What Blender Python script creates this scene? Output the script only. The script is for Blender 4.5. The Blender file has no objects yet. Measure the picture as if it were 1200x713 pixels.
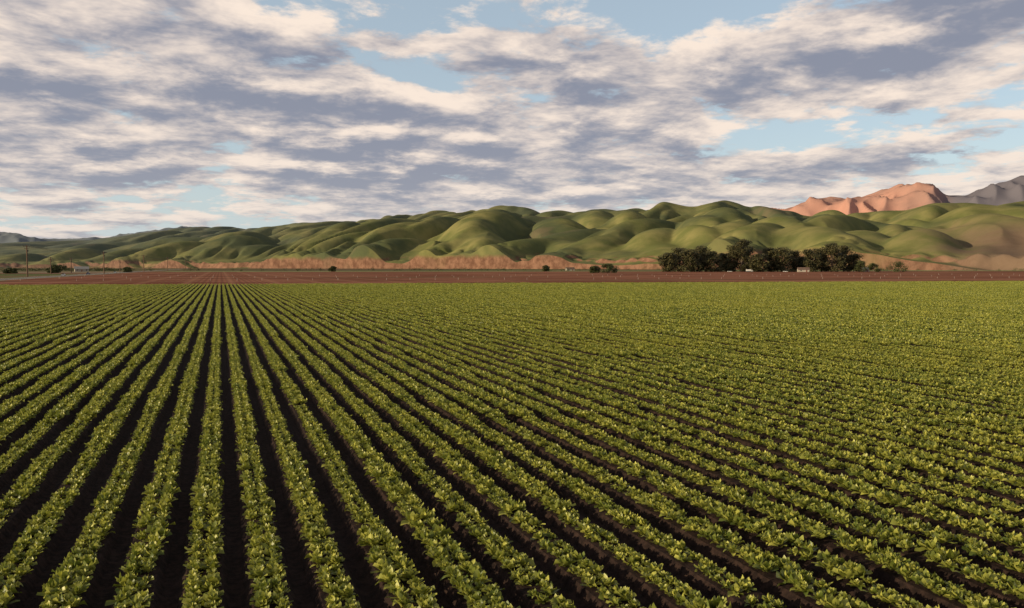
import bpy, math, random
import numpy as np
random.seed(7); rng=np.random.default_rng(11)
scene=bpy.context.scene
R=math.radians
CAM_H=5.3; YAW=20.1; F=933.0; EYE=313.0
SUN_AZ=-91.0; SUN_EL=15.0

# ------------------------------------------------------------ helpers
def az_of(u): return YAW+math.degrees(math.atan((u-600)/F))
def el_of(u,v): return math.atan((EYE-v)/F*math.cos(math.atan((u-600)/F)))
def place(az,depth):
    d=depth/math.cos(R(az-YAW)); return (d*math.sin(R(az)), d*math.cos(R(az)))
def link(o): scene.collection.objects.link(o); return o
def mesh_obj(name,verts,faces,mats=(),mi=None,smooth=False,do_link=True):
    me=bpy.data.meshes.new(name); me.from_pydata([tuple(v) for v in verts],[],[tuple(f) for f in faces])
    for m in mats: me.materials.append(m)
    if mi is not None: me.polygons.foreach_set('material_index',list(mi))
    if smooth: me.polygons.foreach_set('use_smooth',[True]*len(me.polygons))
    me.update(); o=bpy.data.objects.new(name,me)
    if do_link: link(o)
    return o
class NT:
    def __init__(s,tree): s.t=tree; s.n=tree.nodes; s.l=tree.links
    def new(s,typ,**kw):
        n=s.n.new(typ)
        for k,v in kw.items(): setattr(n,k,v)
        return n
    def put(s,sock,v):
        if v is None: return
        if isinstance(v,bpy.types.NodeSocket): s.l.new(v,sock)
        else: sock.default_value=v
    def m(s,op,a,b=None,c=None,clamp=False):
        n=s.new('ShaderNodeMath',operation=op); n.use_clamp=clamp
        s.put(n.inputs[0],a); s.put(n.inputs[1],b); s.put(n.inputs[2],c); return n.outputs[0]
    def vm(s,op,a,b=None):
        n=s.new('ShaderNodeVectorMath',operation=op); s.put(n.inputs[0],a); s.put(n.inputs[1],b)
        return n.outputs['Value'] if op in('DOT_PRODUCT','LENGTH') else n.outputs[0]
    def ss(s,x,a,b,lo=0.0,hi=1.0):
        n=s.new('ShaderNodeMapRange',interpolation_type='SMOOTHSTEP')
        s.put(n.inputs[0],x); n.inputs[1].default_value=a; n.inputs[2].default_value=b
        n.inputs[3].default_value=lo; n.inputs[4].default_value=hi; return n.outputs[0]
    def noise(s,vec,scale,detail=6,rough=.55,dist=0.0,lac=2.0):
        n=s.new('ShaderNodeTexNoise'); s.put(n.inputs['Vector'],vec)
        n.inputs['Scale'].default_value=scale; n.inputs['Detail'].default_value=detail
        n.inputs['Roughness'].default_value=rough; n.inputs['Distortion'].default_value=dist
        n.inputs['Lacunarity'].default_value=lac; return n.outputs['Fac']
    def mix(s,f,a,b):
        n=s.new('ShaderNodeMix',data_type='RGBA'); s.put(n.inputs[0],f)
        for i,v in((6,a),(7,b)):
            if not isinstance(v,bpy.types.NodeSocket): v=(*v[:3],1)
            s.put(n.inputs[i],v)
        return n.outputs[2]
    def comb(s,x,y,z):
        n=s.new('ShaderNodeCombineXYZ'); s.put(n.inputs[0],x); s.put(n.inputs[1],y); s.put(n.inputs[2],z); return n.outputs[0]
    def sep(s,v):
        n=s.new('ShaderNodeSeparateXYZ'); s.put(n.inputs[0],v); return n.outputs
def mat(name):
    m=bpy.data.materials.new(name); m.use_nodes=True; t=NT(m.node_tree)
    return m,t,m.node_tree.nodes['Principled BSDF']
def simple(name,col,rough=.8,var=.25,scale=2.0,bump=0):
    m,t,b=mat(name); g=t.new('ShaderNodeNewGeometry')
    f=t.noise(g.outputs['Position'],scale,5)
    c=t.mix(t.ss(f,.3,.7),[x*(1-var) for x in col],[x*(1+var) for x in col])
    t.put(b.inputs['Base Color'],c); b.inputs['Roughness'].default_value=rough
    b.inputs['Specular IOR Level'].default_value=.25
    return m

# ------------------------------------------------------------ numpy noise
_perm=rng.permutation(512); _perm=np.concatenate([_perm,_perm,_perm]); _ga=rng.random(512)*2*np.pi
def perlin(x,y):
    xi=np.floor(x).astype(int); yi=np.floor(y).astype(int); xf=x-xi; yf=y-yi
    u=xf**3*(xf*(xf*6-15)+10); v=yf**3*(yf*(yf*6-15)+10)
    def g(ix,iy,dx,dy):
        a=_ga[_perm[(_perm[ix&511]+iy)&511]]; return np.cos(a)*dx+np.sin(a)*dy
    a=g(xi,yi,xf,yf); b=g(xi+1,yi,xf-1,yf); c=g(xi,yi+1,xf,yf-1); d=g(xi+1,yi+1,xf-1,yf-1)
    return (a*(1-u)+b*u)*(1-v)+(c*(1-u)+d*u)*v
def sstep(x,a,b):
    t=np.clip((x-a)/(b-a),0,1); return t*t*(3-2*t)

# ------------------------------------------------------------ camera
cam=bpy.data.cameras.new('Camera'); co=link(bpy.data.objects.new('Camera',cam))
co.location=(0,0,CAM_H); cam.sensor_width=36; cam.lens=36*F/1200
cam.clip_start=.1; cam.clip_end=80000
pitch=math.degrees(math.atan((356.5-EYE)/F))
co.rotation_euler=(R(90-pitch),0,R(-YAW)); scene.camera=co

# ------------------------------------------------------------ sun
S=bpy.data.lights.new('sun','SUN'); so=link(bpy.data.objects.new('sun',S))
S.energy=5.0; S.angle=R(.5); S.color=(1.0,.82,.53)
from mathutils import Vector
sd=Vector((math.sin(R(SUN_AZ))*math.cos(R(SUN_EL)),math.cos(R(SUN_AZ))*math.cos(R(SUN_EL)),math.sin(R(SUN_EL))))
so.rotation_euler=sd.to_track_quat('Z','Y').to_euler(); so.location=(-60,-20,60)

# ------------------------------------------------------------ world / clouds
W=bpy.data.worlds.new('World'); scene.world=W; W.use_nodes=True
w=NT(W.node_tree); w.n.clear()
tc=w.new('ShaderNodeTexCoord'); D0=w.vm('NORMALIZE',tc.outputs['Generated'])
x0,y0,z0=w.sep(D0); zc=w.m('MAXIMUM',z0,0)
KO=.15
def qcoord(X,Y,Z):
    k=w.m('DIVIDE',1.0,w.m('ADD',Z,KO)); return w.comb(w.m('MULTIPLY',X,k),w.m('MULTIPLY',Y,k),w.m('MULTIPLY',Z,1.6))
zz=w.m('ADD',zc,KO); z2=w.m('MULTIPLY',zz,zz)
def field(q,det):
    n1=w.noise(w.vm('ADD',q,(1.1,.4,0)),1.35,1,.5,.2); n2=w.noise(w.vm('ADD',q,(3.7,1.3,0)),3.4,det,.61,.15)
    return w.m('ADD',w.m('MULTIPLY',w.m('SUBTRACT',n1,.5),1.1),w.m('MULTIPLY',w.m('SUBTRACT',n2,.5),2.05))
q0=qcoord(x0,y0,zc); fA=field(q0,9)
def shifted(a):
    return qcoord(w.m('ADD',x0,w.m('MULTIPLY',zz,-a*.6)),w.m('ADD',y0,w.m('MULTIPLY',zz,-a*.2)),w.m('ADD',zc,w.m('MULTIPLY',z2,a*1.7)))
fB=field(shifted(.10),5)
blobs=[(240,130,300,50,.30),(60,25,170,16,.26),(960,75,240,50,.36),(620,150,220,30,.2),(1130,30,120,22,.15),
       (680,8,240,40,-.42),(920,162,140,18,-.36),(400,15,170,26,-.22),(60,72,130,12,-.10),(1170,120,70,14,-.12),
       (500,210,560,34,.26),(1060,195,150,20,.22),(60,258,160,12,-.05)]
AZ=w.m('ARCTAN2',x0,y0); EL=w.m('ARCSINE',z0)
mac_=0.12
for (u,v,ru,rv,a) in blobs:
    cc=math.cos(R(az_of(u)-YAW))
    dx=w.m('MULTIPLY_ADD',AZ,F/ru/cc**2,-R(az_of(u))*F/ru/cc**2)
    dy=w.m('MULTIPLY_ADD',EL,F/rv/cc,-el_of(u,v)*F/rv/cc)
    e=w.m('POWER',.3679,w.m('MULTIPLY_ADD',dx,dx,w.m('MULTIPLY',dy,dy)))
    mac_=w.m('MULTIPLY_ADD',e,a,mac_)
dA=w.m('ADD',fA,mac_)
alpha=w.ss(dA,-.10,.16)
rel=w.m('MULTIPLY',w.m('SUBTRACT',fA,fB),1.35)
thick=w.ss(dA,-.02,.55)
lit=w.m('ADD',rel,w.m('SUBTRACT',.70,w.m('MULTIPLY',thick,.48)),clamp=True)
ccol=w.mix(w.ss(lit,0,1),(.25,.275,.355),(.97,.82,.70))
hz=w.m('EXPONENT',w.m('MULTIPLY',zc,-12.0))
ccol=w.mix(w.m('MULTIPLY',hz,.55),ccol,(.63,.62,.61))
up=w.ss(z0,.36,.62,1.0,.30)                       # unseen sky overhead dimmed to cut fill light and deepen shadows
sky=w.new('ShaderNodeTexSky',sky_type='NISHITA'); sky.sun_disc=False
sky.sun_elevation=R(SUN_EL); sky.sun_rotation=R(SUN_AZ%360); sky.air_density=1.0; sky.dust_density=1.0; sky.ozone_density=1.0
b1=w.new('ShaderNodeBackground'); w.put(b1.inputs[0],sky.outputs[0]); b1.inputs[1].default_value=.14
bv=w.new('ShaderNodeBackground'); bv.inputs[0].default_value=(.60,.70,.77,1)     # thin high veil
w.put(bv.inputs[1],up)
mv=w.new('ShaderNodeMixShader'); w.put(mv.inputs[0],w.m('ADD',.45,w.m('MULTIPLY',hz,.45)))
w.l.new(b1.outputs[0],mv.inputs[1]); w.l.new(bv.outputs[0],mv.inputs[2])
b2=w.new('ShaderNodeBackground'); w.put(b2.inputs[0],ccol); w.put(b2.inputs[1],up)
ms=w.new('ShaderNodeMixShader'); w.put(ms.inputs[0],alpha); w.l.new(mv.outputs[0],ms.inputs[1]); w.l.new(b2.outputs[0],ms.inputs[2])
wo=w.new('ShaderNodeOutputWorld'); w.l.new(ms.outputs[0],wo.inputs[0])

# ------------------------------------------------------------ materials
leaf,t,b=mat('lettuce_leaf'); ge=t.new('ShaderNodeNewGeometry')
ri=ge.outputs['Random Per Island']
mac=t.noise(ge.outputs['Position'],.05,2); mid=t.noise(ge.outputs['Position'],1.3,2)
c=t.mix(t.m('POWER',ri,1.35),(.075,.115,.02),(.62,.60,.13))
c=t.mix(t.m('MULTIPLY',t.ss(mac,.35,.7),.4),c,(.40,.38,.065)) 
c=t.mix(t.m('MULTIPLY',t.ss(mid,.42,.7),.5),c,(.10,.15,.03))
t.put(b.inputs['Base Color'],c); b.inputs['Roughness'].default_value=.42; b.inputs['Specular IOR Level'].default_value=.4
tr=t.new('ShaderNodeBsdfTranslucent'); t.put(tr.inputs[0],t.mix(.4,c,(.42,.44,.02)))
mx=t.new('ShaderNodeMixShader'); mx.inputs[0].default_value=.28
t.l.new(b.outputs[0],mx.inputs[1]); t.l.new(tr.outputs[0],mx.inputs[2])
t.l.new(mx.outputs[0],t.n['Material Output'].inputs[0])
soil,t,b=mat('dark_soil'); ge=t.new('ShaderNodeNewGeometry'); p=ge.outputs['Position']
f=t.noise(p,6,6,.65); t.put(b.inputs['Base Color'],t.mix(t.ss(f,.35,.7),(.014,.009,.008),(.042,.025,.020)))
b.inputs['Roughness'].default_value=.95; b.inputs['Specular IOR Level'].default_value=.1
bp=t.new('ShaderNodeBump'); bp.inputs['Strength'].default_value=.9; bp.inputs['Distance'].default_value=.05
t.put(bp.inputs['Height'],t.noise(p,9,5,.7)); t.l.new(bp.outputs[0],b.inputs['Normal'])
brown,t,b=mat('ploughed_soil'); ge=t.new('ShaderNodeNewGeometry'); p=ge.outputs['Position']
x,y,z=t.sep(p)
wv=t.m('SINE',t.m('MULTIPLY',x,2*math.pi/2.0)); wv2=t.m('SINE',t.m('MULTIPLY',x,2*math.pi/14.0))
st=t.m('ADD',t.m('MULTIPLY',wv,.5),.5)
pt=t.noise(t.vm('MULTIPLY',p,(.012,.03,0)),1,5,.6)
c=t.mix(t.ss(pt,.4,.6),(.18,.066,.040),(.31,.14,.088))
c=t.mix(t.m('MULTIPLY',st,.45),c,(.085,.034,.024))
c=t.mix(t.m('MULTIPLY',t.ss(wv2,.75,.95),.35),c,(.36,.19,.12))
c=t.mix(t.m('MULTIPLY',t.ss(t.noise(t.vm('MULTIPLY',p,(.004,.02,0)),1,4),.56,.62),.45),c,(.07,.06,.03))
t.put(b.inputs['Base Color'],c); b.inputs['Roughness'].default_value=1; b.inputs['Specular IOR Level'].default_value=0.02
grd,t,b=mat('valley_ground'); ge=t.new('ShaderNodeNewGeometry'); p=ge.outputs['Position']
pt=t.noise(t.vm('MULTIPLY',p,(.0022,.009,0)),1,6,.6); pt2=t.noise(t.vm('MULTIPLY',p,(.0011,.006,0)),1,3,.5,.5)
c=t.mix(t.ss(pt,.42,.55),(.10,.13,.045),(.18,.105,.07))
c=t.mix(t.ss(pt2,.55,.6),c,(.055,.06,.03)); c=t.mix(t.ss(pt2,.40,.36),c,(.24,.19,.13))
t.put(b.inputs['Base Color'],c); b.inputs['Roughness'].default_value=1; b.inputs['Specular IOR Level'].default_value=0.02

# ------------------------------------------------------------ ground sheet
gs=40000; xs=np.linspace(-gs,gs,9)
V=[(a,bb,-.02) for bb in xs for a in xs]; Fc=[(j*9+i,j*9+i+1,(j+1)*9+i+1,(j+1)*9+i) for j in range(8) for i in range(8)]
mesh_obj('ground',V,Fc,[grd])

def yend(x): return 250-.17*x
# ------------------------------------------------------------ crop beds (furrowed soil)
BED0=-.34; SP=1.0
ks=range(-140,420)
prof=[(-.5,.0),(-.38,.02),(-.27,.17),(0,.19),(.27,.17),(.38,.02)]
pts=[(BED0+k*SP+a,h) for k in ks for a,h in prof]
NY=26; V=[];Fc=[]
for (px,h) in pts:
    ye=max(yend(px),40)
    for j in range(NY):
        s=(j/(NY-1))**1.6
        V.append((px,-15+s*(ye+15),h))
for i in range(len(pts)-1):
    for j in range(NY-1):
        Fc.append((i*NY+j,(i+1)*NY+j,(i+1)*NY+j+1,i*NY+j+1))
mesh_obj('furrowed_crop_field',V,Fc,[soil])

# ------------------------------------------------------------ lettuce crop, instanced
def chunk(seed,coll,far=False):
    r=random.Random(seed); V=[];Fc=[]
    L=5.0; n=21; ph=r.random()*6.28; ph2=r.random()*6.28
    for ln in(-.13,.13):
        for i in range(n):
            if r.random()<.045: continue
            px=ln+r.gauss(0,.024); py=-L/2+(i+.5)*L/n+r.gauss(0,.035)
            sc=r.uniform(.62,1.14)*(.97+.10*math.sin(py*2.1+ph)*math.sin(py*.9+ph2+ln*5)); nl=r.randint(19,24)
            if far: nl=9
            a0=r.random()*6.28
            for kx in range(nl):
                q=kx/nl; a=a0+kx*2.4+r.gauss(0,.2)
                tilt=R(12+58*q+r.gauss(0,14))      # from vertical
                ln_=sc*(.10+.07*q)*r.uniform(.75,1.25); wd=sc*r.uniform(.034,.056)*(1.7 if far else 1)
                dx,dy=math.cos(a),math.sin(a); sx,sy=-dy,dx
                rr=.015+.035*q; z=.19+.03*(1-q)
                cx=px+dx*rr; cy=py+dy*rr
                b0=len(V); rows=1 if far else 3; tw=r.gauss(0,.5)
                for s in range(rows+1):
                    f=s/rows; wq=((.8,.8) if far else (.45,1.0,.95,.35))[s]*wd
                    th=tilt+f*.55
                    up_=r.gauss(0,.009)
                    for sgn in((-1,1) if far else (-1,0,1)):
                        lift=.3*wd*abs(sgn)+sgn*tw*wd*f
                        V.append((cx+sx*wq*sgn-dx*lift*.4,cy+sy*wq*sgn-dy*lift*.4,z+lift+up_))
                    st_=ln_/rows
                    cx+=dx*math.sin(th)*st_; cy+=dy*math.sin(th)*st_; z+=math.cos(th)*st_
                for s in range(rows):
                    if far: Fc.append((b0,b0+1,b0+3,b0+2)); continue
                    o=b0+s*3
                    Fc.append((o,o+1,o+4,o+3)); Fc.append((o+1,o+2,o+5,o+4))
    o=mesh_obj('lettuce_bed_piece',V,Fc,[leaf],smooth=not far,do_link=False); coll.objects.link(o)
NV=10
Pn=[];Pf=[]
for kx in ks:
    bx=BED0+kx*SP; y=2.5
    while y<yend(bx)-2:
        m=12
        if bx>-m-y*math.tan(R(16)) and bx<m+y*math.tan(R(56)):
            (Pn if math.hypot(bx,y)<60 else Pf).append((bx,y,0))
        y+=5
def scatter(name,P,coll,seed):
    crop=mesh_obj(name,P,[])
    ng=bpy.data.node_groups.new('scatter_crop','GeometryNodeTree')
    ng.interface.new_socket('Geometry',in_out='INPUT',socket_type='NodeSocketGeometry')
    ng.interface.new_socket('Geometry',in_out='OUTPUT',socket_type='NodeSocketGeometry')
    i_=ng.nodes.new('NodeGroupInput'); o_=ng.nodes.new('NodeGroupOutput')
    ci=ng.nodes.new('GeometryNodeCollectionInfo'); ci.inputs[0].default_value=coll
    ci.inputs['Separate Children'].default_value=True; ci.inputs['Reset Children'].default_value=True
    ip=ng.nodes.new('GeometryNodeInstanceOnPoints'); ip.inputs['Pick Instance'].default_value=True
    rv=ng.nodes.new('FunctionNodeRandomValue'); rv.data_type='INT'; rv.inputs['Seed'].default_value=seed
    ints=[s for s in rv.inputs if s.type=='INT' and s.name in('Min','Max')]; ints[0].default_value=0; ints[1].default_value=NV-1
    ri2=ng.nodes.new('FunctionNodeRandomValue'); ri2.data_type='INT'
    ints=[s for s in ri2.inputs if s.type=='INT' and s.name in('Min','Max')]; ints[0].default_value=0; ints[1].default_value=1
    ri2.inputs['Seed'].default_value=5
    mm=ng.nodes.new('ShaderNodeMath'); mm.operation='MULTIPLY'; mm.inputs[1].default_value=math.pi
    cx=ng.nodes.new('ShaderNodeCombineXYZ')
    rs=ng.nodes.new('FunctionNodeRandomValue'); rs.data_type='FLOAT'; rs.inputs['Seed'].default_value=9
    fl=[s for s in rs.inputs if s.type=='VALUE' and s.name in('Min','Max')]; fl[0].default_value=.84; fl[1].default_value=1.16
    cs=ng.nodes.new('ShaderNodeCombineXYZ'); cs.inputs[1].default_value=1
    L=ng.links
    L.new(i_.outputs[0],ip.inputs['Points']); L.new(ci.outputs[0],ip.inputs['Instance'])
    L.new([s for s in rv.outputs if s.type=='INT'][0],ip.inputs['Instance Index'])
    L.new([s for s in ri2.outputs if s.type=='INT'][0],mm.inputs[0]); L.new(mm.outputs[0],cx.inputs[2]); L.new(cx.outputs[0],ip.inputs['Rotation'])
    fo=[s for s in rs.outputs if s.type=='VALUE'][0]
    L.new(fo,cs.inputs[0]); L.new(fo,cs.inputs[2]); L.new(cs.outputs[0],ip.inputs['Scale'])
    L.new(ip.outputs[0],o_.inputs[0])
    md=crop.modifiers.new('scatter','NODES'); md.node_group=ng; return crop
cn=bpy.data.collections.new('lettuce_bed_pieces'); cf=bpy.data.collections.new('lettuce_bed_pieces_coarse')
for s in range(NV): chunk(100+s,cn); chunk(300+s,cf,True)
crop=scatter('lettuce_crop',Pn,cn,1); c2=scatter('far_beds',Pf,cf,2); c2.parent=crop
print('crop points',len(Pn),len(Pf))

# ------------------------------------------------------------ brown field + track + strips
V=[];Fc=[];xs=np.linspace(-78,900,60)
for i,x_ in enumerate(xs):
    V+= [(x_,max(yend(x_)+5,30),.0),(x_,940-.17*x_*1.2,.0)]
    if i: Fc.append((2*i-2,2*i,2*i+1,2*i-1))
mesh_obj('ploughed_field',V,Fc,[brown])
dirt=simple('dirt_track_mat',(.20,.13,.09),.95,.3,.4)
V=[];Fc=[]
for i,x_ in enumerate(xs):
    V+= [(x_,max(yend(x_)+.2,26),.004),(x_,max(yend(x_)+4.6,30),.004)]
    if i: Fc.append((2*i-2,2*i,2*i+1,2*i-1))
mesh_obj('dirt_track',V,Fc,[dirt])
gstrip=simple('young_crop_mat',(.16,.21,.06),.9,.35,.02)
V=[];Fc=[]
for i,x_ in enumerate(np.linspace(-60,1100,30)):
    ya=945-.2*x_; V+= [(x_,ya,.01),(x_,ya+150,.01)]
    if i: Fc.append((2*i-2,2*i,2*i+1,2*i-1))
mesh_obj('far_green_field',V,Fc,[gstrip])
asph=simple('asphalt',(.11,.105,.10),.9,.2,.3); paint=simple('road_paint',(.7,.7,.66),.7,.05,1)
def strip(name,x0,x1,ya,yb,z,m): 
    return mesh_obj(name,[(x0,ya,z),(x1,ya,z),(x1,yb,z),(x0,yb,z)],[(0,1,2,3)],[m])
shoulder=simple('gravel_shoulder_mat',(.27,.21,.16),.95,.3,.2)
strip('gravel_shoulder',-94,-80,-50,2600,.006,shoulder)
rd=strip('country_road',-91,-83,-50,2600,.012,asph)
V=[];Fc=[]
for xa in(-90.7,-83.45):
    n=len(V);V+=[(xa,-50,.017),(xa+.15,-50,.017),(xa+.15,2600,.017),(xa,2600,.017)];Fc.append((n,n+1,n+2,n+3))
y=-50
while y<1400:
    n=len(V);V+=[(-87.08,y,.017),(-86.92,y,.017),(-86.92,y+3,.017),(-87.08,y+3,.017)];Fc.append((n,n+1,n+2,n+3)); y+=12
mk=mesh_obj('road_markings',V,Fc,[paint]); mk.parent=rd

# ------------------------------------------------------------ primitives for small things
def box(V,Fc,MI,x0,x1,y0,y1,z0,z1,mi=0,taper=0):
    n=len(V)
    V+=[(x0,y0,z0),(x1,y0,z0),(x1,y1,z0),(x0,y1,z0),(x0+taper,y0+taper,z1),(x1-taper,y0+taper,z1),(x1-taper,y1-taper,z1),(x0+taper,y1-taper,z1)]
    for f in((0,3,2,1),(4,5,6,7),(0,1,5,4),(1,2,6,5),(2,3,7,6),(3,0,4,7)): Fc.append(tuple(n+q for q in f)); MI.append(mi)
def tube(V,Fc,MI,p0,p1,r0,r1,seg=7,mi=0):
    p0=Vector(p0);p1=Vector(p1);ax=(p1-p0).normalized(); a=ax.orthogonal().normalized(); bb=ax.cross(a); n=len(V)
    for p,r in((p0,r0),(p1,r1)):
        for i in range(seg):
            th=6.2832*i/seg; V.append(tuple(p+a*math.cos(th)*r+bb*math.sin(th)*r))
    for i in range(seg): Fc.append((n+i,n+(i+1)%seg,n+seg+(i+1)%seg,n+seg+i)); MI.append(mi)
    Fc.append(tuple(n+seg+i for i in range(seg))); MI.append(mi)

# ------------------------------------------------------------ irrigation risers
white=simple('white_pvc',(.55,.5,.45),.6,.1,.5)
V=[];Fc=[];MI=[]
for row in range(3):
    yy=330+row*75
    for xx in np.arange(-70,620,9.5):
        x_=xx+random.uniform(-.3,.3); y_=yy-.17*xx+random.uniform(-.4,.4)
        if xx/y_>1.8 or random.random()<.15: continue
        tube(V,Fc,MI,(x_,y_,0),(x_,y_,random.uniform(.6,.85)),.045,.045,5)
        tube(V,Fc,MI,(x_-.1,y_,.8),(x_+.1,y_,.8),.05,.05,5)
mesh_obj('irrigation_risers',V,Fc,[white],MI)

# ------------------------------------------------------------ power poles + lines
wood=simple('weathered_wood',(.15,.095,.065),.9,.25,1.5); wire=simple('wire_mat',(.04,.04,.04),.6,.1,1)
def pole(x_,y_,h):
    V=[];Fc=[];MI=[]
    tube(V,Fc,MI,(0,0,-.2),(0,0,h),.40,.28,10)
    for zz_,l in((h-.6,1.6),(h-1.9,1.3)):
        box(V,Fc,MI,-l,l,-.42,-.30,zz_-.13,zz_+.13)
        for s in(-.93,-.45,.45,.93): tube(V,Fc,MI,(s*l,-.36,zz_+.13),(s*l,-.36,zz_+.38),.06,.04,6,1)
    tube(V,Fc,MI,(.55,.0,h-3.6),(.55,.0,h-2.6),.24,.24,8,2)
    o=mesh_obj('utility_pole',V,Fc,[wood,white,asph],MI); o.location=(x_,y_,0); return o
line=[(-110.9,308,17),(-97.7,493,17),(-83.5,679,17),(-71,864,17),(-60,1050,17),(-47,1236,17)]
for p_ in line: pole(*p_)
for u,dp in((84,700),(60,620),(141,850)):
    x_,y_=place(az_of(u),dp); pole(x_,y_,13)
V=[];Fc=[];MI=[]
for a,b_ in zip(line[:-1],line[1:]):
    for off_ in(-1.4,-.68,.68,1.4):
        prev=None
        for i in range(13):
            f=i/12; sag=2.2*4*f*(1-f)
            p_=(a[0]+(b_[0]-a[0])*f+off_,a[1]+(b_[1]-a[1])*f-.36,17-.22-sag)
            if prev: tube(V,Fc,MI,prev,p_,.025,.025,4)
            prev=p_
mesh_obj('power_lines',V,Fc,[wire],MI)

# ------------------------------------------------------------ trees
bark=simple('bark',(.16,.12,.09),.9,.3,1.0)
def leafmat(name,c0,c1):
    m,t,b=mat(name); ge=t.new('ShaderNodeNewGeometry')
    t.put(b.inputs['Base Color'],t.mix(ge.outputs['Random Per Island'],c0,c1)); b.inputs['Roughness'].default_value=.6
    b.inputs['Specular IOR Level'].default_value=.2
    return m
euc=leafmat('eucalyptus_leaves',(.03,.036,.016),(.12,.10,.042)); shr=leafmat('shrub_leaves',(.03,.045,.015),(.10,.10,.035))
def leaves(V,Fc,MI,c,rx,rz,n,size,r,mi=1):
    for _ in range(n):
        v=Vector((r.gauss(0,1),r.gauss(0,1),r.gauss(0,1))).normalized()*(r.random()**.45)
        p=Vector((c[0]+v.x*rx,c[1]+v.y*rx,c[2]+v.z*rz))
        if p.z<.1: continue
        a=Vector((r.gauss(0,1),r.gauss(0,1),r.gauss(0,1))).normalized(); bb=a.orthogonal().normalized()
        s=size*r.uniform(.6,1.4); k0=len(V)
        V.extend([tuple(p-a*s),tuple(p-bb*s*.65),tuple(p+a*s),tuple(p+bb*s*.65)])
        Fc.append((k0,k0+1,k0+2,k0+3)); MI.append(mi)
def tree(name,x_,y_,h,w_,seed,low=.25,nc=20,lm=None,cnt=110,size=.62):
    r=random.Random(seed); V=[];Fc=[];MI=[]
    lean=(r.uniform(-.05,.05)*h,r.uniform(-.05,.05)*h)
    top=(lean[0],lean[1],h*.72); mid=(lean[0]*.3,lean[1]*.3,h*.3)
    tube(V,Fc,MI,(0,0,-.3),mid,h*.028,h*.02,9); tube(V,Fc,MI,mid,top,h*.02,h*.007,8)
    for i in range(nc):
        f=low+(1-low)*((i+r.random())/nc)
        prof=math.sin(math.pi*min(1,max(.12,(f+.22)/1.28)))**.5
        a=r.random()*6.28; rad=w_*.5*prof*r.random()**.6
        cr=w_*r.uniform(.15,.25); c=(lean[0]*f+math.cos(a)*rad,lean[1]*f+math.sin(a)*rad,min(h*f,h-cr*.6))
        zs=max(h*.15,c[2]*.62); fs=zs/h
        tube(V,Fc,MI,(lean[0]*fs*.8,lean[1]*fs*.8,zs),c,h*.009,h*.003,5)
        leaves(V,Fc,MI,c,cr*1.1,cr*.8,cnt,size,r)
    o=mesh_obj(name,V,Fc,[bark,lm or euc],MI); o.location=(x_,y_,0); return o
grove=[(784,860,20,20),(796,880,26,22),(808,850,24,22),(820,870,28,22),(833,855,22,22),(846,880,20,20),
       (859,870,29,20),(868,860,35,23),(878,880,28,18),(890,850,19,19),(902,870,26,21),(915,860,26,23),(929,880,23,21),
       (950,855,24,19),(962,870,25,21),(974,860,31,23),(988,880,29,21),(1000,865,19,16),(942,885,16,18)]
for i,(u,dp,h,w_) in enumerate(grove):
    x_,y_=place(az_of(u),dp); tree('eucalyptus_tree',x_,y_,h,w_,i*3+1,low=random.uniform(.02,.08),nc=38,cnt=115,size=.8)
for i,(u,dp,h,w_) in enumerate([(1008,850,12,13),(1024,840,9,12),(1052,840,11,18),(697,700,6,9),(714,690,8,13),(390,900,6,9),(640,950,7,10),(68,700,7,13),(62,690,5,9),(14,640,4,9),(150,800,5,9)]):
    x_,y_=place(az_of(u),dp); tree('broadleaf_tree',x_,y_,h,w_,i*5+77,low=.05,nc=20,lm=shr,cnt=120,size=.45)
V=[];Fc=[];MI=[];r=random.Random(4)
for i in range(320):
    u=r.choice([r.uniform(0,1200),r.uniform(770,1060),r.uniform(20,140)]); x_,y_=place(az_of(u),r.uniform(1000,1250))
    s=r.uniform(1.2,3.2); leaves(V,Fc,MI,(x_,y_,s*.7),s*1.8,s,60,.45,r,0)
mesh_obj('distant_shrubs',V,Fc,[shr],MI)

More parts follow.
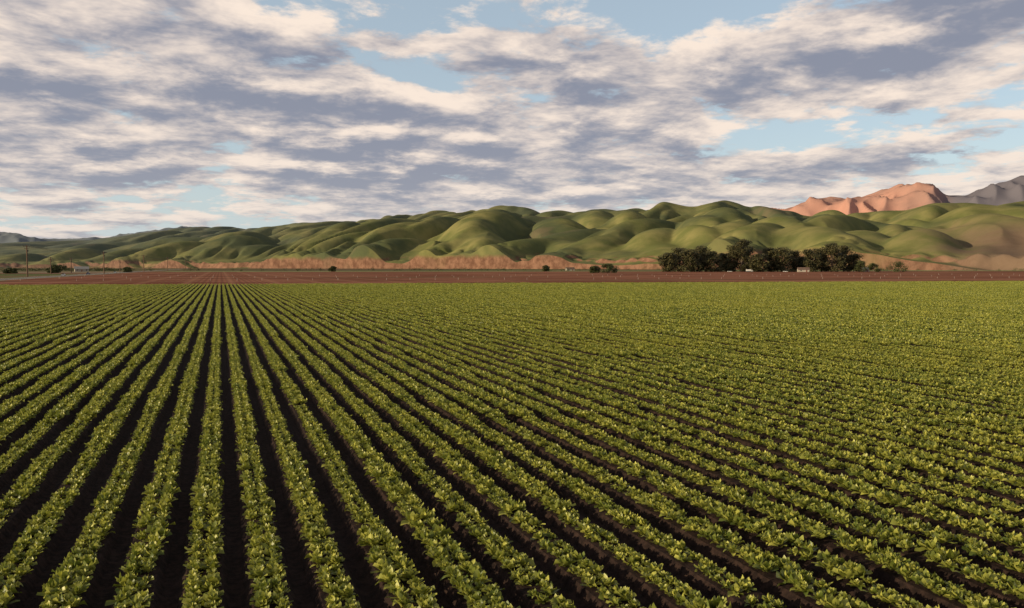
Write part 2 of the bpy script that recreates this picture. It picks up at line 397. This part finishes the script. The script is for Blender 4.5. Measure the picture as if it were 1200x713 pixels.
# ------------------------------------------------------------ farm buildings and vehicles
wallm=simple('painted_siding',(.36,.32,.27),.8,.08,.5); roofm=simple('roof_shingle',(.14,.09,.07),.85,.2,1); roofl=simple('metal_roof',(.28,.27,.26),.5,.1,1)
glass=simple('window_glass',(.03,.035,.04),.15,.1,1); tyre=simple('tyre_rubber',(.02,.02,.02),.9,.1,3); red=simple('door_paint',(.18,.06,.04),.6,.1,1)
def house(name,u,dp,L_,D_,H_,rm,rot=0):
    e=link(bpy.data.objects.new(name,None)); x_,y_=place(az_of(u),dp); e.location=(x_,y_,0); e.rotation_euler=(0,0,R(rot))
    V=[];Fc=[];MI=[]; box(V,Fc,MI,-L_/2,L_/2,-D_/2,D_/2,0,H_)
    n=len(V);rh=H_+D_*.28
    V+=[(-L_/2,-D_/2,H_),(-L_/2,D_/2,H_),(-L_/2,0,rh),(L_/2,-D_/2,H_),(L_/2,D_/2,H_),(L_/2,0,rh)]
    Fc+= [(n,n+2,n+1),(n+3,n+4,n+5)];MI+=[0,0]
    mesh_obj('walls',V,Fc,[wallm],MI).parent=e
    V=[];Fc=[]; o_=.5
    V+=[(-L_/2-o_,-D_/2-o_,H_-.25),(L_/2+o_,-D_/2-o_,H_-.25),(L_/2+o_,0,rh+.12),(-L_/2-o_,0,rh+.12),(L_/2+o_,D_/2+o_,H_-.25),(-L_/2-o_,D_/2+o_,H_-.25)]
    Fc+=[(0,1,2,3),(3,2,4,5)]; ro=mesh_obj('roof',V,Fc,[rm]); ro.parent=e
    sm=ro.modifiers.new('s','SOLIDIFY'); sm.thickness=.15
    V=[];Fc=[];MI=[]; nw=max(2,int(L_/4))
    for i in range(nw):
        xx=-L_/2+(i+.5)*L_/nw
        if i==nw//2: continue
        box(V,Fc,MI,xx-.6,xx+.6,-D_/2-.05,-D_/2+.02,H_*.35,H_*.72)
    mesh_obj('windows',V,Fc,[glass],MI).parent=e
    V=[];Fc=[];MI=[];xx=-L_/2+(nw//2+.5)*L_/nw; box(V,Fc,MI,xx-.55,xx+.55,-D_/2-.06,-D_/2+.02,0,2.2)
    mesh_obj('door',V,Fc,[red],MI).parent=e
house('farmhouse',941,830,11,7,2.8,roofm,-30); house('farmhouse',1012,890,10,7,2.8,roofl,-25)
house('farmhouse',668,1080,11,7,2.8,roofm,-10); house('barn',96,900,14,9,3.2,roofl,12)
def truck(u,dp,rot,colm,box_h=3.2,L_=8,name='box_truck'):
    e=link(bpy.data.objects.new(name,None)); x_,y_=place(az_of(u),dp); e.location=(x_,y_,0); e.rotation_euler=(0,0,R(rot))
    V=[];Fc=[];MI=[]; box(V,Fc,MI,-L_/2,L_*.2,-1.2,1.2,1.0,box_h,0); mesh_obj('cargo_box',V,Fc,[colm],MI).parent=e
    V=[];Fc=[];MI=[]; box(V,Fc,MI,L_*.23,L_*.42,-1.1,1.1,.7,2.5,0,.12); box(V,Fc,MI,L_*.42,L_*.52,-1.05,1.05,.7,1.5,0,.06); box(V,Fc,MI,-L_/2,L_*.45,-.5,.5,.65,.95,2)
    box(V,Fc,MI,L_*.26,L_*.36,-1.06,1.06,1.7,2.3,1); mesh_obj('cab',V,Fc,[colm,glass,tyre],MI).parent=e
    V=[];Fc=[];MI=[]
    for xx in(-L_*.35,-L_*.2,L_*.4):
        for s in(-1,1): tube(V,Fc,MI,(xx,s*.8,.5),(xx,s*1.15,.5),.5,.5,12)
    mesh_obj('wheels',V,Fc,[tyre],MI).parent=e
def car(x_,y_,rot,colm):
    e=link(bpy.data.objects.new('car',None)); e.location=(x_,y_,.01); e.rotation_euler=(0,0,R(rot))
    V=[];Fc=[];MI=[]; box(V,Fc,MI,-2.2,2.2,-.9,.9,.35,.95,0,.06); mesh_obj('body',V,Fc,[colm],MI).parent=e
    V=[];Fc=[];MI=[]; box(V,Fc,MI,-1.5,1.0,-.82,.82,.955,1.5,0,.3); mesh_obj('cabin',V,Fc,[glass],MI).parent=e
    V=[];Fc=[];MI=[]
    for xx in(-1.35,1.35):
        for s in(-1,1): tube(V,Fc,MI,(xx,s*.7,.33),(xx,s*.93,.33),.33,.33,12)
    mesh_obj('wheels',V,Fc,[tyre],MI).parent=e
cw=simple('white_paint',(.6,.59,.56),.5,.03,1); cb=simple('blue_paint',(.06,.09,.18),.4,.1,1)
truck(878,810,-25,cw,2.8,6.5)
car(*place(az_of(855),810),-20,cw); car(*place(az_of(920),815),-30,cw)
car(-85,520,90,cw); car(-89,640,90,cb); car(-85,760,90,cw)

# ------------------------------------------------------------ hills
def terr(name,Rb,Rc,sky_pts,th0,th1,nth,r_mult_end,nr,m,style):
    th=np.linspace(th0,th1,nth); rb=np.interp(th,*Rb); rc=np.interp(th,*Rc)
    us=[az_of(u) for u,v in sky_pts]; els=[el_of(u,v) for u,v in sky_pts]
    el=np.interp(th,us,els)
    kw=13 if style=='grass' else 9
    kk=np.hanning(kw+2)[1:-1]; kk/=kk.sum(); el=np.convolve(np.pad(el,kw//2,'edge'),kk,'valid')
    Hc=np.tan(el)*rc+CAM_H
    tt=np.concatenate([np.linspace(-.03,.06,int(nr*.15),endpoint=False),np.linspace(.06,1.15,int(nr*.7),endpoint=False),np.linspace(1.15,r_mult_end,nr-int(nr*.15)-int(nr*.7))])
    T,TH=np.meshgrid(tt,th,indexing='ij'); RB=np.broadcast_to(rb,T.shape); RC=np.broadcast_to(rc,T.shape); HC=np.broadcast_to(Hc,T.shape)
    RR=RB+T*(RC-RB); Xw=RR*np.sin(np.radians(TH)); Yw=RR*np.cos(np.radians(TH))
    if style=='grass':
        ca,sa=math.cos(R(45)),math.sin(R(45)); A=Xw*ca-Yw*sa; B=Xw*sa+Yw*ca   # A across, B along spurs
        wx=perlin(A/1100+7,B/1100+3)*260; wy=perlin(A/900+27,B/900+13)*220
        A1=A+wx; B1=B+wy
        def soft(v,k=.05): return np.sqrt(v*v+k*k)-k
        bil=soft(perlin(A1/250,B1/680+5))*2.8
        bil2=soft(perlin(A1/115+9,B1/320+2))*2.6
        b_=np.clip(bil,0,1.2)*.70+np.clip(bil2,0,1.2)*.32
        b_=b_/(.36+b_)*1.28; b_=np.clip(b_,0,1)
        knoll=perlin(A/700+40,B/600+11)
        hb=25+8*perlin(TH*.6,TH*0+3)
        edge=.018*perlin(A/160,B/160)+.010*perlin(A/50,B/50)
        bl=sstep(T+edge,0.01,.023)
        E0=hb*bl+10*sstep(T,.03,.2)
        rise=sstep(T,.10,1.0)**.85
        a=np.interp(T,[0,.15,.3,.8,.93,1.0,1.2],[.0,.8,.9,.8,.45,.14,.3])
        E=(HC-hb-10)*rise*(1+.3*knoll*np.interp(T,[0,.5,.85,1,1.2],[1,1,.3,0,0]))
        fall=np.where(T>1,np.exp(-((T-1)/.5)**2),1)
        H=E0+E*fall*(1-a*(1-b_))
        rr=np.random.default_rng(5); KS=4.5
        acc=np.exp(np.minimum(H,400)/KS)
        for _ in range(210):
            dth=rr.uniform(-20,62); dt=rr.uniform(.13,.95)
            rb0=np.interp(dth,*Rb); rc0=np.interp(dth,*Rc); r0=rb0+dt*(rc0-rb0)
            cxw,cyw=r0*math.sin(R(dth)),r0*math.cos(R(dth))
            lim=math.tan(np.interp(dth,th,el))*r0
            hd=min(lim*rr.uniform(.55,.94),lim-6)*(1 if dt>.35 else rr.uniform(.5,.95))
            if hd<15: continue
            sc_=hd/130
            ang=R(45+rr.uniform(-28,28)); ca2,sa2=math.cos(ang),math.sin(ang)
            dx=Xw-cxw+wx*.45; dy=Yw-cyw+wy*.45
            aa=(dx*ca2-dy*sa2)/(rr.uniform(150,250)*(.55+.45*sc_)); bb=(dx*sa2+dy*ca2)/(rr.uniform(420,800)*(.55+.45*sc_))
            d2=aa*aa+bb*bb; mk_=d2<1
            if not mk_.any(): continue
            bump=hd*(1-d2[mk_])**1.9
            bump=bump*(1-.26*np.clip(1-bil2[mk_]*1.9,0,1)*sstep(d2[mk_],.02,.3))
            acc[mk_]+=np.exp(bump/KS)-1
        H=KS*np.log(acc)
        gul=np.abs(perlin(A/38+2,B/38))*2
        H-=hb*.3*(1-np.clip(gul,0,1))*np.exp(-((T-.03)/.02)**2)*(T>0)
        lim=(np.tan(el)[None,:]*RR+CAM_H)*1.0+4
        H=np.where(H>lim-12,lim-12+12*(1-np.exp(-np.maximum(H-lim+12,0)/12)),H)
    else:
        rg=1-np.abs(perlin(Xw/1500,Yw/1500))*2; rg2=1-np.abs(perlin(Xw/600+5,Yw/600))*2; rg3=1-np.abs(perlin(Xw/240+5,Yw/240))*2
        rr_=rg*.5+rg2*.32+rg3*.18
        rise=sstep(T,0,1.0)
        a=np.interp(T,[0,.6,1.0,1.2],[1.2,1.2,.2,.3])
        fall=np.where(T>1,np.exp(-((T-1)/.6)**2),1)
        H=HC*rise*fall*(1-a*(1-rr_)+.04)
    H=np.where(T<=-.015,-4,H); H=np.maximum(H,-4)
    V=np.stack([Xw,Yw,H],-1).reshape(-1,3)
    ni,nj=T.shape; idx=np.arange(ni*nj).reshape(ni,nj)
    Fq=np.stack([idx[:-1,:-1],idx[:-1,1:],idx[1:,1:],idx[1:,:-1]],-1).reshape(-1,4)
    me=bpy.data.meshes.new(name); me.vertices.add(len(V)); me.vertices.foreach_set('co',V.ravel())
    me.loops.add(Fq.size); me.loops.foreach_set('vertex_index',Fq.ravel().astype(np.int32))
    me.polygons.add(len(Fq)); me.polygons.foreach_set('loop_start',np.arange(0,Fq.size,4,dtype=np.int32))
    me.update(calc_edges=True); me.validate()
    me.polygons.foreach_set('use_smooth',[True]*len(me.polygons)); me.materials.append(m)
    return link(bpy.data.objects.new(name,me))

hm,t,b=mat('grass_hill'); ge=t.new('ShaderNodeNewGeometry'); p=ge.outputs['Position']; x,y,z=t.sep(p)
nx,ny,nz=t.sep(ge.outputs['Normal'])
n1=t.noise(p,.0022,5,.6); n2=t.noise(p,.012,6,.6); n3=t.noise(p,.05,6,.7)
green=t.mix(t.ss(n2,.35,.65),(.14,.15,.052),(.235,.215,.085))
green=t.mix(t.ss(n1,.42,.62),green,(.085,.10,.05))  # broad darker patches painted in place of cloud shadows
tan=t.mix(t.ss(n3,.35,.65),(.14,.072,.048),(.27,.15,.10))
steep=t.ss(t.m('ADD',nz,t.m('MULTIPLY',t.m('SUBTRACT',n3,.5),.3)),.93,.82)
low=t.ss(t.m('ADD',z,t.m('MULTIPLY',t.m('SUBTRACT',n2,.5),30)),42,26)
f=t.m('MULTIPLY',t.m('MULTIPLY',steep,low,clamp=True),t.ss(n1,.3,.5,.4,1.0))
c=t.mix(f,green,tan)
c=t.mix(t.m('MULTIPLY',t.ss(n1,.60,.68),.5),c,(.19,.14,.09))
east=t.ss(t.m('ADD',t.m('DIVIDE',x,t.m('MAXIMUM',y,1)),t.m('MULTIPLY',t.m('SUBTRACT',n2,.5),.35)),1.0,1.3)
c=t.mix(t.m('MULTIPLY',east,t.ss(t.m('ADD',z,t.m('MULTIPLY',t.m('SUBTRACT',n1,.5),190)),120,50)),c,t.mix(n3,(.15,.10,.07),(.22,.155,.11)))
dist=t.vm('LENGTH',p); c=t.mix(t.ss(dist,2400,7000,0,.55),c,(.15,.175,.19))  # aerial haze painted into the base colour, growing with distance
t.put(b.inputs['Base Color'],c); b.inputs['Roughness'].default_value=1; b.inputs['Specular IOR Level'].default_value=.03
bp=t.new('ShaderNodeBump'); bp.inputs['Strength'].default_value=.45; bp.inputs['Distance'].default_value=3
t.put(bp.inputs['Height'],t.noise(p,.04,6,.6)); t.l.new(bp.outputs[0],b.inputs['Normal'])
skl=[(-200,285),(0,284),(100,281),(140,277),(200,268),(240,265),(300,265),(340,260),(400,258),(450,250),(500,247),(540,246),(585,240),(605,240),(640,247),(690,243),(740,241),(775,234),(805,241),(850,233),(880,237),(905,245),(940,247),(980,243),(1010,247),(1060,246),(1090,238),(1130,237),(1165,239),(1200,235),(1400,232)]
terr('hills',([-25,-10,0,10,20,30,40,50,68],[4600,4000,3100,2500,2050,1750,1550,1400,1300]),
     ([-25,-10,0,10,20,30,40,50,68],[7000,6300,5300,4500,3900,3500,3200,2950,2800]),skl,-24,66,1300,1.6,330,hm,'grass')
pm,t,b=mat('bare_mountain'); ge=t.new('ShaderNodeNewGeometry'); p=ge.outputs['Position']; x,y,z=t.sep(p)
n1=t.noise(p,.0012,6,.65); c=t.mix(t.ss(n1,.4,.6),(.46,.25,.20),(.33,.20,.17))
c=t.mix(t.ss(t.m('DIVIDE',x,y),1.08,1.16),c,(.15,.14,.17))  # shadow on the eastern end painted in as blue-grey
t.put(b.inputs['Base Color'],c); b.inputs['Roughness'].default_value=1; b.inputs['Specular IOR Level'].default_value=0
sk2=[(700,300),(800,270),(880,252),(905,244),(930,236),(960,226),(1000,224),(1040,222),(1060,217),(1085,212),(1110,221),(1130,225),(1160,217),(1200,210),(1300,205),(1450,230)]
terr('distant_mountains',([20,70],[7000,7000]),([20,70],[10000,10000]),sk2,22,68,700,1.5,160,pm,'rock')
bm_,t,b=mat('haze_tinted_hills'); ge=t.new('ShaderNodeNewGeometry'); n1=t.noise(ge.outputs['Position'],.001,5)
t.put(b.inputs['Base Color'],t.mix(n1,(.12,.15,.19),(.17,.19,.21))); b.inputs['Roughness'].default_value=1  # bluish distance haze put straight into the surface colour
sk3=[(-300,262),(-100,268),(0,272),(20,274),(45,279),(80,280),(120,279),(160,272),(200,268),(235,266),(280,272),(400,285),(600,290)]
terr('distant_hills',([-30,25],[10000,10000]),([-30,25],[14000,14000]),sk3,-28,22,500,1.5,90,bm_,'rock')

scene.view_settings.view_transform='Standard'; scene.view_settings.look='None'; scene.view_settings.exposure=0
